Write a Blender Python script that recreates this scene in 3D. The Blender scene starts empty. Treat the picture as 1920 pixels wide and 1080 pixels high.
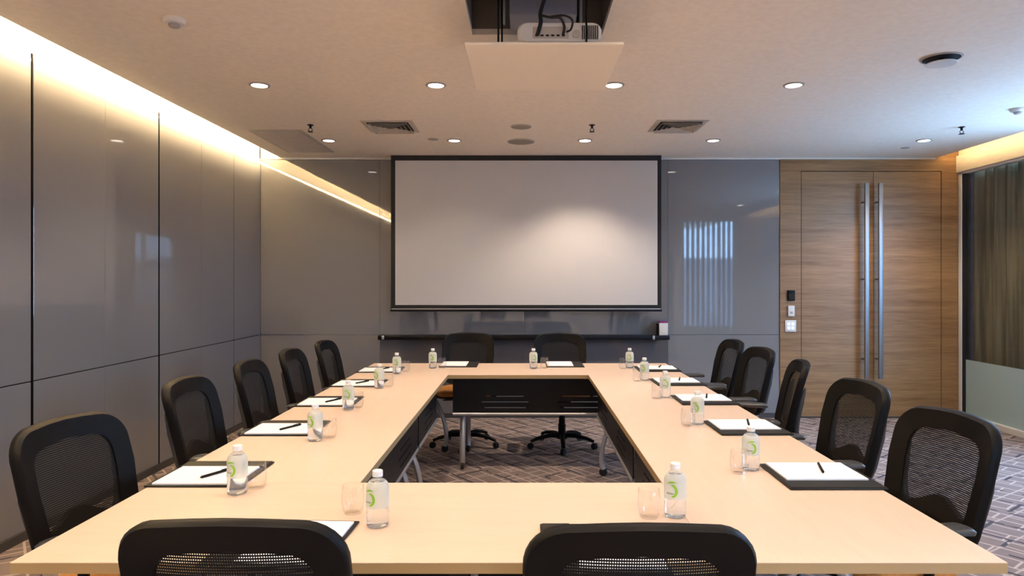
import bpy, bmesh, math, random
from mathutils import Vector, Matrix
PI = math.pi
random.seed(7)
S = bpy.context.scene
COL = S.collection
F = 1270.0; CX = 983.0; CY = 527.0; H = 1.43      # focal length in px, vanishing point, eye height
WALL = 7.09; CEIL = 2.72; TT = 0.73               # back wall, ceiling height, table top height

# ------------------------------------------------------------------ materials
def mat(name, col, rough=0.5, metal=0.0, **kw):
    m = bpy.data.materials.new(name); m.use_nodes = True
    b = m.node_tree.nodes['Principled BSDF']
    b.inputs['Base Color'].default_value = (*col, 1)
    b.inputs['Roughness'].default_value = rough
    b.inputs['Metallic'].default_value = metal
    for k, v in kw.items():
        b.inputs[k.replace('_', ' ')].default_value = v
    return m
def nodes(m): return m.node_tree.nodes, m.node_tree.links, m.node_tree.nodes['Principled BSDF']
def noisy(m, col_a, col_b, scale=(1, 1, 1), nscale=5.0, detail=4.0, rot=(0, 0, 0), bump=0.0, lo=0.35, hi=0.65, bscale=None):
    n, l, b = nodes(m)
    tc = n.new('ShaderNodeTexCoord'); mp = n.new('ShaderNodeMapping')
    mp.inputs['Scale'].default_value = scale; mp.inputs['Rotation'].default_value = rot
    nz = n.new('ShaderNodeTexNoise'); nz.inputs['Scale'].default_value = nscale; nz.inputs['Detail'].default_value = detail
    cr = n.new('ShaderNodeValToRGB'); cr.color_ramp.elements[0].position = lo; cr.color_ramp.elements[1].position = hi
    cr.color_ramp.elements[0].color = (*col_a, 1); cr.color_ramp.elements[1].color = (*col_b, 1)
    l.new(tc.outputs['Object'], mp.inputs['Vector']); l.new(mp.outputs['Vector'], nz.inputs['Vector'])
    l.new(nz.outputs['Fac'], cr.inputs['Fac']); l.new(cr.outputs['Color'], b.inputs['Base Color'])
    if bump:
        bp = n.new('ShaderNodeBump'); bp.inputs['Strength'].default_value = bump; bp.inputs['Distance'].default_value = 0.002
        if bscale:
            nb = n.new('ShaderNodeTexNoise'); nb.inputs['Scale'].default_value = bscale
            l.new(tc.outputs['Object'], nb.inputs['Vector']); l.new(nb.outputs['Fac'], bp.inputs['Height'])
        else: l.new(nz.outputs['Fac'], bp.inputs['Height'])
        l.new(bp.outputs['Normal'], b.inputs['Normal'])
    return m
def emis(name, col, strength):
    m = mat(name, col, 0.5)
    b = m.node_tree.nodes['Principled BSDF']
    b.inputs['Emission Color'].default_value = (*col, 1); b.inputs['Emission Strength'].default_value = strength
    return m
def thin_glass(name, tint=(0.96, 0.98, 0.97), ior=1.5, rough=0.0, boost=0.0, diffuse=0.0, dcol=(1, 1, 1)):
    m = bpy.data.materials.new(name); m.use_nodes = True
    n, l = m.node_tree.nodes, m.node_tree.links
    n.remove(n['Principled BSDF']); out = n['Material Output']
    tr = n.new('ShaderNodeBsdfTransparent'); tr.inputs['Color'].default_value = (*tint, 1)
    gl = n.new('ShaderNodeBsdfGlossy'); gl.inputs['Roughness'].default_value = rough
    fr = n.new('ShaderNodeLayerWeight'); fr.inputs['Blend'].default_value = .5      # 'Facing' works for both sides of a thin wall
    pw_ = n.new('ShaderNodeMath'); pw_.operation = 'POWER'; pw_.inputs[1].default_value = 4.0; l.new(fr.outputs['Facing'], pw_.inputs[0])
    sc_ = n.new('ShaderNodeMath'); sc_.operation = 'MULTIPLY'; sc_.inputs[1].default_value = .55; l.new(pw_.outputs[0], sc_.inputs[0])
    mx = n.new('ShaderNodeMixShader')
    ad = n.new('ShaderNodeMath'); ad.operation = 'ADD'; ad.inputs[1].default_value = boost + ((ior - 1) / (ior + 1)) ** 2; ad.use_clamp = True
    l.new(sc_.outputs[0], ad.inputs[0]); l.new(ad.outputs[0], mx.inputs[0])
    l.new(tr.outputs[0], mx.inputs[1]); l.new(gl.outputs[0], mx.inputs[2])
    last = mx
    if diffuse:
        df = n.new('ShaderNodeBsdfTranslucent'); df.inputs['Color'].default_value = (*dcol, 1)
        d2 = n.new('ShaderNodeBsdfDiffuse'); d2.inputs['Color'].default_value = (*dcol, 1)
        m3 = n.new('ShaderNodeMixShader'); m3.inputs[0].default_value = 0.5
        l.new(df.outputs[0], m3.inputs[1]); l.new(d2.outputs[0], m3.inputs[2])
        m2 = n.new('ShaderNodeMixShader'); m2.inputs[0].default_value = diffuse
        l.new(mx.outputs[0], m2.inputs[1]); l.new(m3.outputs[0], m2.inputs[2]); last = m2
    l.new(last.outputs[0], out.inputs['Surface'])
    return m

M = {}
M['ceiling'] = noisy(mat('ceiling_paint', (.62, .58, .53), .9), (.84, .745, .62), (.89, .795, .67), nscale=26, detail=6)
M['lift'] = mat('lift_panel_paint', (.90, .80, .66), .7)
M['grille_pale'] = mat('pale_grille', (.50, .44, .38), .6)
M['cove'] = mat('cove_paint', (.85, .8, .7), .8)
M['glass_wall'] = mat('back_painted_glass', (.205, .205, .210), .03, IOR=1.72)
M['joint'] = mat('panel_joint', (.004, .004, .004), .9, Specular_IOR_Level=.1)
M['joint_soft'] = mat('panel_joint_soft', (.14, .14, .145), .6)
M['recess'] = mat('dark_grey_panel', (.11, .11, .12), .06)
M['wall_plain'] = mat('plain_wall_paint', (.80, .76, .70), .8)
M['trim'] = mat('white_trim', (.72, .70, .66), .5)
M['pelmet'] = noisy(mat('pelmet_cream', (.7, .6, .42), .7), (.58, .51, .39), (.66, .59, .46), scale=(20, 2, 20), nscale=6)
M['base'] = mat('dark_baseboard', (.05, .045, .045), .5)
def wood(name, a, b, sc, rough=.42, lo=.3, hi=.7):
    m = mat(name, a, rough); n, l, bs = nodes(m)
    tc = n.new('ShaderNodeTexCoord'); mp = n.new('ShaderNodeMapping'); mp.inputs['Scale'].default_value = sc
    nz = n.new('ShaderNodeTexNoise'); nz.inputs['Scale'].default_value = 3; nz.inputs['Detail'].default_value = 8; nz.inputs['Roughness'].default_value = .62
    mp2 = n.new('ShaderNodeMapping'); mp2.inputs['Scale'].default_value = tuple(v * 5 for v in sc)
    n2 = n.new('ShaderNodeTexNoise'); n2.inputs['Scale'].default_value = 3; n2.inputs['Detail'].default_value = 3
    mx = n.new('ShaderNodeMix'); mx.data_type = 'FLOAT'; mx.inputs[0].default_value = .35
    cr = n.new('ShaderNodeValToRGB'); cr.color_ramp.elements[0].color = (*a, 1); cr.color_ramp.elements[1].color = (*b, 1)
    cr.color_ramp.elements[0].position = lo; cr.color_ramp.elements[1].position = hi
    l.new(tc.outputs['Object'], mp.inputs[0]); l.new(tc.outputs['Object'], mp2.inputs[0])
    l.new(mp.outputs[0], nz.inputs['Vector']); l.new(mp2.outputs[0], n2.inputs['Vector'])
    l.new(nz.outputs['Fac'], mx.inputs[2]); l.new(n2.outputs['Fac'], mx.inputs[3])
    l.new(mx.outputs[0], cr.inputs[0]); l.new(cr.outputs[0], bs.inputs['Base Color'])
    return m
M['oak'] = wood('walnut_oak_veneer', (.165, .080, .028), (.41, .235, .10), (.35, .35, 7), .38)
M['oak_groove'] = mat('door_groove', (.035, .02, .012), .8)
M['beech'] = wood('beech_laminate', (.66, .50, .385), (.71, .55, .43), (1.2, 9, 9), .33)
M['beech_y'] = wood('beech_laminate_lengthwise', (.66, .50, .385), (.71, .55, .43), (9, 1.2, 9), .33)
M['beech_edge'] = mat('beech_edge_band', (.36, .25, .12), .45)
M['plastic'] = mat('black_plastic', (.003, .0027, .0027), .5, Specular_IOR_Level=.16)
M['shell'] = mat('glossy_rear_shell', (.05, .055, .06), .22)
M['plastic_rough'] = mat('black_rubber', (.014, .013, .013), .7)
M['fabric'] = mat('black_weave', (.015, .014, .014), .85)
M['arm'] = mat('armrest_pad_plastic', (.05, .052, .055), .33)
M['seat'] = noisy(mat('tan_seat_fabric', (.5, .22, .05), .75), (.48, .20, .045), (.58, .26, .06), nscale=60)
M['dark_metal'] = mat('dark_steel', (.004, .004, .005), .4, 0, Specular_IOR_Level=.25)
M['silver'] = mat('silver_paint', (.50, .50, .52), .34, .7)
M['steel'] = mat('brushed_steel', (.33, .34, .35), .42, 1.0)
M['white'] = mat('white_plastic', (.72, .69, .64), .45)
M['white_dim'] = mat('offwhite_plastic', (.50, .45, .38), .5)
M['grille'] = mat('grille_grey', (.42, .38, .345), .6)
M['black'] = mat('flat_black', (.006, .006, .006), .8)
M['screen'] = mat('projection_screen', (.575, .56, .56), .85)
M['screen_border'] = mat('screen_black_border', (.008, .008, .009), .7)
M['paper'] = mat('white_paper', (.86, .85, .87), .8)
M['folder'] = mat('black_leatherette', (.008, .007, .006), .5, Specular_IOR_Level=.3)
M['glass'] = thin_glass('clear_tumbler_glass', (.988, .988, .985), 1.5)
M['pet'] = thin_glass('clear_bottle_plastic', (.97, .98, .98), 1.5, .03, .02, .12, (.95, .97, 1))
M['water'] = mat('water', (.97, .99, .99), 0.0, 0, IOR=1.33, Transmission_Weight=1.0)
M['label'] = thin_glass('bottle_label_film', (.97, .98, .95), 1.4, .2, .0, .66, (.95, .97, .90))
M['label_green'] = mat('label_green', (.25, .52, .03), .5)
M['label_dark'] = mat('label_ink', (.16, .24, .18), .5)
M['cap'] = mat('bottle_cap', (.80, .81, .80), .4)
M['magenta'] = mat('magenta_plastic', (.35, .02, .22), .5)
M['pane'] = thin_glass('window_glass', (.93, .96, .97), 1.5)
M['frost'] = mat('frosted_film', (.40, .54, .55), .28)
M['slat'] = noisy(mat('blind_slat_dark', (.06, .05, .035), .5), (.085, .070, .042), (.22, .175, .10), scale=(3, 14, .3), nscale=3)
M['slat_light'] = mat('blind_slat_grey', (.40, .42, .45), .6)
M['concrete'] = mat('outside_concrete', (.20, .21, .23), .8)
M['lamp'] = emis('lamp_lens', (1, .90, .76), 9.0)
M['lamp_dim'] = emis('lamp_lens_dimmed', (1, .88, .74), 3.6)
M['led'] = emis('led_blue_white', (.55, .70, 1.0), .8)
M['strip'] = emis('cove_led_strip', (1, .76, .45), 150.0)
M['duct'] = mat('galvanised_duct', (.36, .35, .40), .4, .4)
M['plenum'] = mat('plenum_dark', (.20, .165, .13), .8)

# mesh fabric of the chair backs: woven threads with open gaps
def mesh_fabric():
    m = bpy.data.materials.new('open_mesh_fabric'); m.use_nodes = True
    n, l, b = nodes(m); out = n['Material Output']
    b.inputs['Base Color'].default_value = (.009, .008, .0075, 1); b.inputs['Roughness'].default_value = .8; b.inputs['Specular IOR Level'].default_value = .2
    tc = n.new('ShaderNodeTexCoord'); sp = n.new('ShaderNodeSeparateXYZ'); l.new(tc.outputs['Object'], sp.inputs[0])
    def wave(out_, per, width):
        a = n.new('ShaderNodeMath'); a.operation = 'MULTIPLY'; a.inputs[1].default_value = 1 / per; l.new(out_, a.inputs[0])
        f = n.new('ShaderNodeMath'); f.operation = 'FRACT'; l.new(a.outputs[0], f.inputs[0])
        c = n.new('ShaderNodeMath'); c.operation = 'LESS_THAN'; c.inputs[1].default_value = width; l.new(f.outputs[0], c.inputs[0])
        return c.outputs[0]
    hz = wave(sp.outputs['Z'], .0068, .66); vt = wave(sp.outputs['X'], .0050, .5)
    mx = n.new('ShaderNodeMath'); mx.operation = 'MAXIMUM'; l.new(hz, mx.inputs[0]); l.new(vt, mx.inputs[1])
    tr = n.new('ShaderNodeBsdfTransparent'); ms = n.new('ShaderNodeMixShader')
    l.new(mx.outputs[0], ms.inputs[0]); l.new(tr.outputs[0], ms.inputs[1]); l.new(b.outputs[0], ms.inputs[2]); l.new(ms.outputs[0], out.inputs['Surface'])
    return m
M['mesh'] = mesh_fabric()

def carpet():
    m = mat('patterned_carpet', (.2, .17, .17), .95); n, l, b = nodes(m)
    tc = n.new('ShaderNodeTexCoord')
    def brick(rot, w, h, mortar, off, sc=1.0, loc=(0, 0, 0)):
        mp = n.new('ShaderNodeMapping'); mp.inputs['Rotation'].default_value = (0, 0, rot); mp.inputs['Location'].default_value = loc
        l.new(tc.outputs['Object'], mp.inputs[0])
        br = n.new('ShaderNodeTexBrick'); br.inputs['Scale'].default_value = sc; br.inputs['Mortar Size'].default_value = mortar
        br.inputs['Brick Width'].default_value = w; br.inputs['Row Height'].default_value = h; br.offset = off
        br.inputs['Mortar Smooth'].default_value = .2
        br.inputs['Color1'].default_value = (0, 0, 0, 1); br.inputs['Color2'].default_value = (.6, .6, .6, 1); br.inputs['Mortar'].default_value = (1, 1, 1, 1)
        l.new(mp.outputs[0], br.inputs['Vector']); return br
    A = brick(math.radians(52), .33, .125, .007, .5)
    B = brick(math.radians(-33), .40, .19, .007, .33, loc=(.1, .05, 0))
    Dk = brick(math.radians(52), .42, .25, .012, .4, loc=(.03, .08, 0))
    nz = n.new('ShaderNodeTexNoise'); nz.inputs['Scale'].default_value = 9; nz.inputs['Detail'].default_value = 5; l.new(tc.outputs['Object'], nz.inputs['Vector'])
    base = n.new('ShaderNodeMix'); base.data_type = 'RGBA'; base.inputs[6].default_value = (.15, .11, .10, 1); base.inputs[7].default_value = (.25, .195, .18, 1)
    l.new(nz.outputs['Fac'], base.inputs[0])
    def mixc(prev, fac, col, k=1.0):
        x = n.new('ShaderNodeMix'); x.data_type = 'RGBA'; x.inputs[7].default_value = (*col, 1)
        mm = n.new('ShaderNodeMath'); mm.operation = 'MULTIPLY'; mm.inputs[1].default_value = k
        l.new(fac, mm.inputs[0]); l.new(mm.outputs[0], x.inputs[0]); l.new(prev, x.inputs[6]); return x.outputs[2]
    c = mixc(base.outputs[2], A.outputs['Color'], (.30, .245, .23), .25)
    c = mixc(c, A.outputs['Fac'], (.50, .40, .35), .85)
    c = mixc(c, B.outputs['Fac'], (.46, .37, .33), .8)
    n2 = n.new('ShaderNodeTexNoise'); n2.inputs['Scale'].default_value = 6; l.new(tc.outputs['Object'], n2.inputs['Vector'])
    g = n.new('ShaderNodeMath'); g.operation = 'GREATER_THAN'; g.inputs[1].default_value = .47; l.new(n2.outputs['Fac'], g.inputs[0])
    g2 = n.new('ShaderNodeMath'); g2.operation = 'MULTIPLY'; l.new(g.outputs[0], g2.inputs[0]); l.new(Dk.outputs['Fac'], g2.inputs[1])
    c = mixc(c, g2.outputs[0], (.035, .03, .04), .95)
    l.new(c, b.inputs['Base Color'])
    nb = n.new('ShaderNodeTexNoise'); nb.inputs['Scale'].default_value = 260; l.new(tc.outputs['Object'], nb.inputs['Vector'])
    bp = n.new('ShaderNodeBump'); bp.inputs['Strength'].default_value = .5; bp.inputs['Distance'].default_value = .004
    l.new(nb.outputs['Fac'], bp.inputs['Height']); l.new(bp.outputs['Normal'], b.inputs['Normal'])
    return m
M['carpet'] = carpet()

# ------------------------------------------------------------------ mesh helpers
class MB:
    def __init__(s): s.bm = bmesh.new(); s.mi = 0
    def box(s, x0, x1, y0, y1, z0, z1, bev=0, seg=2, rot=None):
        r = bmesh.ops.create_cube(s.bm, size=1)
        vs = r['verts']
        c = Vector(((x0 + x1) / 2, (y0 + y1) / 2, (z0 + z1) / 2))
        mt = Matrix.Diagonal((x1 - x0, y1 - y0, z1 - z0, 1))
        bmesh.ops.transform(s.bm, matrix=mt, verts=vs)
        fs = {f for v in vs for f in v.link_faces}
        for f in fs: f.material_index = s.mi
        if bev:
            es = list({e for v in vs for e in v.link_edges})
            q = bmesh.ops.bevel(s.bm, geom=es, offset=bev, segments=seg, profile=.5, affect='EDGES')
            for f in q['faces']: f.material_index = s.mi
            vs = list({v for f in q['faces'] for v in f.verts} | {v for v in vs if v.is_valid})
        R = Matrix.Translation(c) @ (rot.to_4x4() if rot else Matrix.Identity(4))
        bmesh.ops.transform(s.bm, matrix=R, verts=vs)
        return vs
    def loops(s, rings, closed=True, cap=True):
        L = [[s.bm.verts.new(p) for p in r] for r in rings]
        n = len(L[0])
        for a, b in zip(L, L[1:]):
            for i in range(n if closed else n - 1):
                j = (i + 1) % n
                f = s.bm.faces.new((a[i], a[j], b[j], b[i])); f.material_index = s.mi
        if cap:
            for r in (L[0][::-1], L[-1]):
                f = s.bm.faces.new(r); f.material_index = s.mi
        return L
    def tube(s, pts, r, n=10, flat=1.0, up=None):
        pts = [Vector(p) for p in pts]; rs = r if isinstance(r, (list, tuple)) else [r] * len(pts)
        rings = []; prev = None
        for i, p in enumerate(pts):
            t = (pts[min(i + 1, len(pts) - 1)] - pts[max(i - 1, 0)]).normalized()
            if prev is None:
                a = Vector(up) if up else (Vector((0, 0, 1)) if abs(t.z) < .9 else Vector((1, 0, 0)))
            else: a = prev
            a = (a - t * a.dot(t)).normalized(); prev = a; b = t.cross(a)
            rings.append([p + a * math.cos(2 * PI * k / n) * rs[i] * flat + b * math.sin(2 * PI * k / n) * rs[i] for k in range(n)])
        s.loops(rings)
    def lathe(s, prof, n=24, c=(0, 0, 0), cap=True, axis='z'):
        rings = []
        for r, z in prof:
            if axis == 'z': rings.append([(c[0] + r * math.cos(2 * PI * k / n), c[1] + r * math.sin(2 * PI * k / n), c[2] + z) for k in range(n)])
            elif axis == 'x': rings.append([(c[0] + z, c[1] + r * math.cos(2 * PI * k / n), c[2] + r * math.sin(2 * PI * k / n)) for k in range(n)])
            else: rings.append([(c[0] + r * math.sin(2 * PI * k / n), c[1] + z, c[2] + r * math.cos(2 * PI * k / n)) for k in range(n)])
        s.loops(rings, cap=cap)
    def poly(s, pts):
        f = s.bm.faces.new([s.bm.verts.new(p) for p in pts]); f.material_index = s.mi
    def build(s, name, mats, parent=None, angle=35, loc=None):
        bmesh.ops.recalc_face_normals(s.bm, faces=s.bm.faces)
        me = bpy.data.meshes.new(name); s.bm.to_mesh(me); s.bm.free()
        for m in (mats if isinstance(mats, (list, tuple)) else [mats]): me.materials.append(m)
        for p in me.polygons: p.use_smooth = True
        me.set_sharp_from_angle(angle=math.radians(angle))
        o = bpy.data.objects.new(name, me); COL.objects.link(o)
        if parent: o.parent = parent
        if loc: o.location = loc
        return o
def tag(o, label, cat, group=None):
    o['label'] = label; o['category'] = cat
    if group: o['group'] = group
    return o
def thing(name, label, cat, loc=(0, 0, 0), rz=0, group=None):
    o = bpy.data.objects.new(name, None); COL.objects.link(o); o.empty_display_size = .1
    o.location = loc; o.rotation_euler = (0, 0, rz)
    return tag(o, label, cat, group)
def struct(name, mb, m, angle=35):
    o = mb.build(name, m, None, angle); o['kind'] = 'structure'; return o
def copy_tree(o, parent=None):
    c = o.copy(); COL.objects.link(c); c.parent = parent
    for ch in o.children: copy_tree(ch, c)
    return c
def place(proto, first, loc, rz, label):
    o = proto if first else copy_tree(proto)
    o.location = loc; o.rotation_euler = (0, 0, rz); o['label'] = label
    return o
def arc(pts, n=8):      # Catmull-Rom through control points
    P = [Vector(p) for p in pts]; P = [2 * P[0] - P[1]] + P + [2 * P[-1] - P[-2]]; out = []
    for i in range(1, len(P) - 2):
        for k in range(n):
            t = k / n; a, b, c, d = P[i - 1], P[i], P[i + 1], P[i + 2]
            out.append(.5 * ((2 * b) + (c - a) * t + (2 * a - 5 * b + 4 * c - d) * t * t + (3 * b - a - 3 * c + d) * t ** 3))
    out.append(P[-2]); return out

# ------------------------------------------------------------------ the room
XL = -2.76; XR = 4.56; Y0 = -2.6; YJ = 1.2; XJ = 2.7
CL = -2.55; CR = 4.31                    # ceiling edges, light coves beyond them
b = MB(); b.box(XL - .2, XR + .4, Y0 - .2, WALL + .2, -.1, 0); struct('floor', b, M['carpet'])
# ceiling with the opening of the projector lift
hx0, hx1, hy0, hy1 = -.272, .408, 2.86, 3.545
b = MB()
b.box(CL, hx0, Y0, WALL, CEIL, CEIL + .03); b.box(hx1, CR, Y0, WALL, CEIL, CEIL + .03)
b.box(hx0, hx1, Y0, hy0, CEIL, CEIL + .03); b.box(hx0, hx1, hy1, WALL, CEIL, CEIL + .03)
struct('ceiling', b, M['ceiling'])
b = MB(); b.box(XL - .1, CL + .25, Y0 - .1, WALL + .1, 2.98, 3.02); b.box(CL + .12, CL + .15, Y0, WALL, CEIL + .03, 2.98)
struct('trim_cove_left', b, M['cove'])
b = MB(); b.box(CR - .2, XR + .1, YJ - .1, WALL + .1, 2.96, 3.0); b.box(CR - .12, CR - .09, YJ, WALL, CEIL + .03, 2.96)
struct('trim_cove_right', b, M['cove'])
# left wall: tall back-painted glass panels with open joints
ZJ = .868
ys = [6.44, 5.79, 5.12, 4.46, 3.80, 3.14, 2.48, 1.82, 1.16, .5, -.16, -.82, -1.48, -2.14]
b = MB(); b.box(XL - .06, XL - .018, Y0 - .1, WALL + .1, 0, 2.99); struct('wall_left_core', b, M['cove'])
b = MB()
edges = [WALL - .002] + ys + [Y0]
for i in range(len(edges) - 1):
    a1, a0 = edges[i], edges[i + 1]
    g0 = .010 if (i % 2 == 0) else .0015; g1 = .0015 if (i % 2 == 0) else .010
    if i == 0: g1 = .0015; g0 = .004
    elif i == 1: g1 = .004
    for z0, z1 in ((.05, ZJ - .003), (ZJ + .003, 2.71)):
        b.box(XL - .012, XL, a0 + (g0 if i < len(edges) - 2 else 0), a1 - g1, z0, z1, .0015, 1)
struct('wall_left', b, M['glass_wall'])
b = MB(); b.box(XL - .017, XL - .0122, Y0, WALL - .01, .0, 2.709)
for i, y in enumerate(ys):
    if i % 2 == 0: b.box(XL - .0122, XL - .0008, y - (.0009 if i else .0009), y + .0098 if i else y + .0035, .05, 2.708)
struct('trim_1', b, M['joint'])
b = MB(); b.box(XL, XL + .012, Y0, WALL, 0, .05); struct('baseboard_left', b, M['base'])
# back wall
def bx(px): return (px - CX) * WALL / F
def bz(py): return H - (py - CY) * WALL / F
x_oak = bx(1462); sx0, sx1 = bx(712), bx(1252)
b = MB(); b.box(XL - .1, XR + .3, WALL + .02, WALL + .12, 0, 3.0); struct('wall_back_core', b, M['joint'])
b = MB()
cols = [(XL, sx0), (sx0, -.0), (0, sx1), (sx1, x_oak)]
for i, (a0, a1) in enumerate(cols):
    for z0, z1 in ((.05, ZJ - .002), (ZJ + .002, 2.70)):
        b.mi = 1 if (z0 < .1 and i in (1, 2)) else 0
        b.box(a0 + .001, a1 - .001, WALL, WALL + .018, z0, z1, .001, 1)
b.mi = 2; b.box(XL, x_oak, WALL + .012, WALL + .0195, .05, 2.70)
struct('wall_back', b, [M['glass_wall'], M['recess'], M['joint_soft']])
b = MB(); b.box(XL, CR, WALL - .006, WALL + .02, 2.702, CEIL); b.box(XL, CL, WALL, WALL + .02, CEIL, 2.99); struct('trim_2', b, M['trim'])
b = MB(); b.box(XL, x_oak, WALL - .012, WALL + .01, 0, .05); b.box(x_oak, XR, WALL - .02, WALL + .01, 0, .012); struct('baseboard_back', b, M['base'])
# timber wall around the double door
dx0, dx1, dz1 = bx(1502), bx(1763), bz(322); dm = bx(1637)
g = .006
b = MB(); yy = WALL - .012
b.box(x_oak, dx0 - g, yy, WALL + .02, .012, 2.702); b.box(dx1 + g, XR + .0, yy, WALL + .02, .012, 2.702); b.box(CR, XR - .02, yy, WALL + .02, 2.702, 2.96); b.box(dx0 - g, dx1 + g, yy, WALL + .02, dz1 + g, 2.702)
struct('wall_back_timber', b, M['oak'])
for i, (a0, a1, hpx) in enumerate(((dx0, dm - .002, 1625), (dm + .002, dx1, 1651))):
    b = MB(); b.box(a0, a1, yy + .002, WALL + .015, .014, dz1, .001, 1)
    d = struct('door_%d' % (i + 1), b, M['oak'])
    hx = (hpx - CX) * 6.99 / F
    b = MB()
    b.box(hx - .022, hx + .022, 6.975, 7.0, .42, H + (CY - 343) * 6.985 / F, .004, 2)
    for hz in (.62, 1.45, 2.25): b.lathe([(.009, 0), (.009, .085)], 12, (hx, 6.995, hz), axis='y')
    h = b.build('door_handle', M['steel'], d); h['label'] = 'tall brushed steel pull bar'
# right wall: full height glazing under a cream pelmet
def glazing(idx, y0, y1, seed, light=False):
    b = MB()
    fx0, fx1 = XR - .03, XR + .05
    b.box(fx0, fx1, y0, y0 + .045, 0, 2.56, .003, 1); b.box(fx0, fx1, y1 - .045, y1, 0, 2.56, .003, 1)
    b.box(fx0, fx1, y0, y1, 0, .06, .003, 1); b.box(fx0, fx1, y0, y1, 2.54, 2.56)
    w = struct('window_%d' % idx, b, M['trim'])
    b = MB(); b.box(fx0 + .012, fx1 - .01, y1 - .075, y1 - .0451, .06, 2.54); b.box(fx0 + .012, fx1 - .01, y0 + .0451, y0 + .06, .06, 2.54); b.build('window_gasket', M['black'], w)
    b = MB(); b.box(XR, XR + .006, y0 + .06, y1 - .075, .62, 2.54); b.build('window_pane', M['pane'], w)
    b = MB(); b.box(XR, XR + .008, y0 + .06, y1 - .075, .06, .62); b.build('frosted_pane', M['frost'], w)
    return w
glazing(1, 5.75, 7.07, 1)
glazing(2, 3.9, 5.75, 2)
b = MB(); b.box(XR, XR + .12, YJ, 3.9, 0, 2.56); struct('wall_right_solid', b, M['wall_plain'])
b = MB(); b.box(XR - .05, XR - .02, YJ, WALL - .013, 2.56, 2.735, .003, 1); b.box(XR - .02, XR + .1, YJ, WALL, 2.565, 2.99); struct('trim_pelmet', b, M['pelmet'])
# curtain
t = thing('curtain', 'dark olive curtain hanging behind the glass beside the double door', 'curtain', (XR + .14, 6.44, .07))
b = MB(); pts = []
n = 260
for i in range(n + 1):
    y = -.67 + 1.31 * i / n
    pts.append((.035 * math.sin(2 * PI * y / .155) + .012 * math.sin(2 * PI * y / .41 + 1), y))
b.loops([[(x, y, z) for x, y in pts] + [(x + .002, y, z) for x, y in pts[::-1]] for z in (0, 2.52)]); b.build('drape', M['slat'], t)
b = MB(); b.tube([(0, -.67, 2.54), (0, .64, 2.54)], .012, 10); b.build('curtain_rail', M['trim'], t)
# jog wall facing the screen, with a tall window (seen mirrored in the back wall glass)
wx0, wx1 = 2.98, 4.06
b = MB(); b.box(XJ, wx0, YJ - .12, YJ, 0, 3.0); b.box(wx1, XR + .15, YJ - .12, YJ, 0, 3.0); b.box(wx0, wx1, YJ - .12, YJ, 2.71, 3.0)
struct('wall_right_return', b, M['wall_plain'])
b = MB()
for x0, x1, z0, z1 in ((wx0, wx0 + .05, 0, 2.71), (wx1 - .05, wx1, 0, 2.71), (wx0 + .05, wx1 - .05, 0, .05), (wx0 + .05, wx1 - .05, 2.58, 2.71), (wx0 + .74, wx0 + .79, .05, 2.58)):
    b.box(x0, x1, YJ - .08, YJ - .02, z0, z1)
w = struct('window_4', b, M['trim'])
b = MB(); b.box(wx0 + .05, wx1 - .05, YJ - .06, YJ - .055, .57, 2.58); b.build('window_pane', M['pane'], w)
b = MB(); b.box(wx0 + .05, wx1 - .05, YJ - .06, YJ - .052, .05, .57); b.build('frosted_pane', M['frost'], w)
t = thing('vertical_blind', 'open pale grey vertical blind mirrored in the glossy wall right of the screen', 'blind', ((wx0 + wx1) / 2, YJ - .16, .57))
b = MB(); b.box(-.5, .5, -.02, .02, 2.01, 2.04); b.build('head_rail', M['trim'], t)
for i in range(10):
    b = MB(); b.box(-.03, .03, -.0012, .0012, 0, 2.01)
    o = b.build('slat', M['slat_light'], t); o.location = (-.45 + i * .1, 0, 0); o.rotation_euler = (0, 0, math.radians(12))
b = MB(); b.box(XJ, XJ + .12, Y0, -1.8, 0, 3.0); b.box(XJ, XJ + .12, .7, YJ - .12, 0, 3.0); b.box(XJ, XJ + .12, -1.8, .7, 0, .9); b.box(XJ, XJ + .12, -1.8, .7, 2.5, 3.0)
struct('wall_right', b, M['wall_plain'])
b = MB(); b.box(XL - .1, XJ + .1, Y0 - .12, Y0, 0, 3.0); struct('wall_rear', b, M['wall_plain'])
b = MB()
for y0, y1, z0, z1 in ((-1.8, -1.75, .9, 2.5), (.65, .7, .9, 2.5), (-.575, -.525, .95, 2.45), (-1.75, .65, .9, .95), (-1.75, .65, 2.45, 2.5)): b.box(XJ + .02, XJ + .08, y0, y1, z0, z1)
w = struct('window_3', b, M['trim'])  # unseen window, added to throw blue fill on the left wall and near chairs
b = MB(); b.box(XJ + .04, XJ + .046, -1.75, .65, .95, 2.45); b.build('window_pane', M['pane'], w)
# neighbouring building seen through the windows
t = thing('office_building', 'grey building outside the window, mirrored faintly in the back wall', 'building', (14, -24, -8))
b = MB(); b.box(-22, 14, -4, 4, 0, 10.6); b.build('facade', M['concrete'], t)
t = thing('office_building', 'grey building outside beyond the right-hand glazing', 'building', (24, 5, -8))
b = MB(); b.box(-3, 3, -18, 14, 0, 11.6); b.build('facade', M['concrete'], t)

# cove LED strips
t = tag((lambda b: (b.box(CL + .02, CL + .05, Y0 + .05, WALL - .03, CEIL + .045, CEIL + .06), b.build('cove_light_strip', M['strip']))[1])(MB()), 'warm light strip hidden in the ceiling slot along the left wall', 'light strip')
m2 = M['strip'].copy(); m2.node_tree.nodes['Principled BSDF'].inputs['Emission Strength'].default_value = 15
m2.node_tree.nodes['Principled BSDF'].inputs['Emission Color'].default_value = (1, .78, .50, 1)
t = tag((lambda b: (b.box(CR - .05, CR - .02, YJ + .05, WALL - .03, CEIL + .045, CEIL + .06), b.build('cove_light_strip', m2))[1])(MB()), 'warm light strip in the ceiling slot above the right pelmet', 'light strip')

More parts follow.
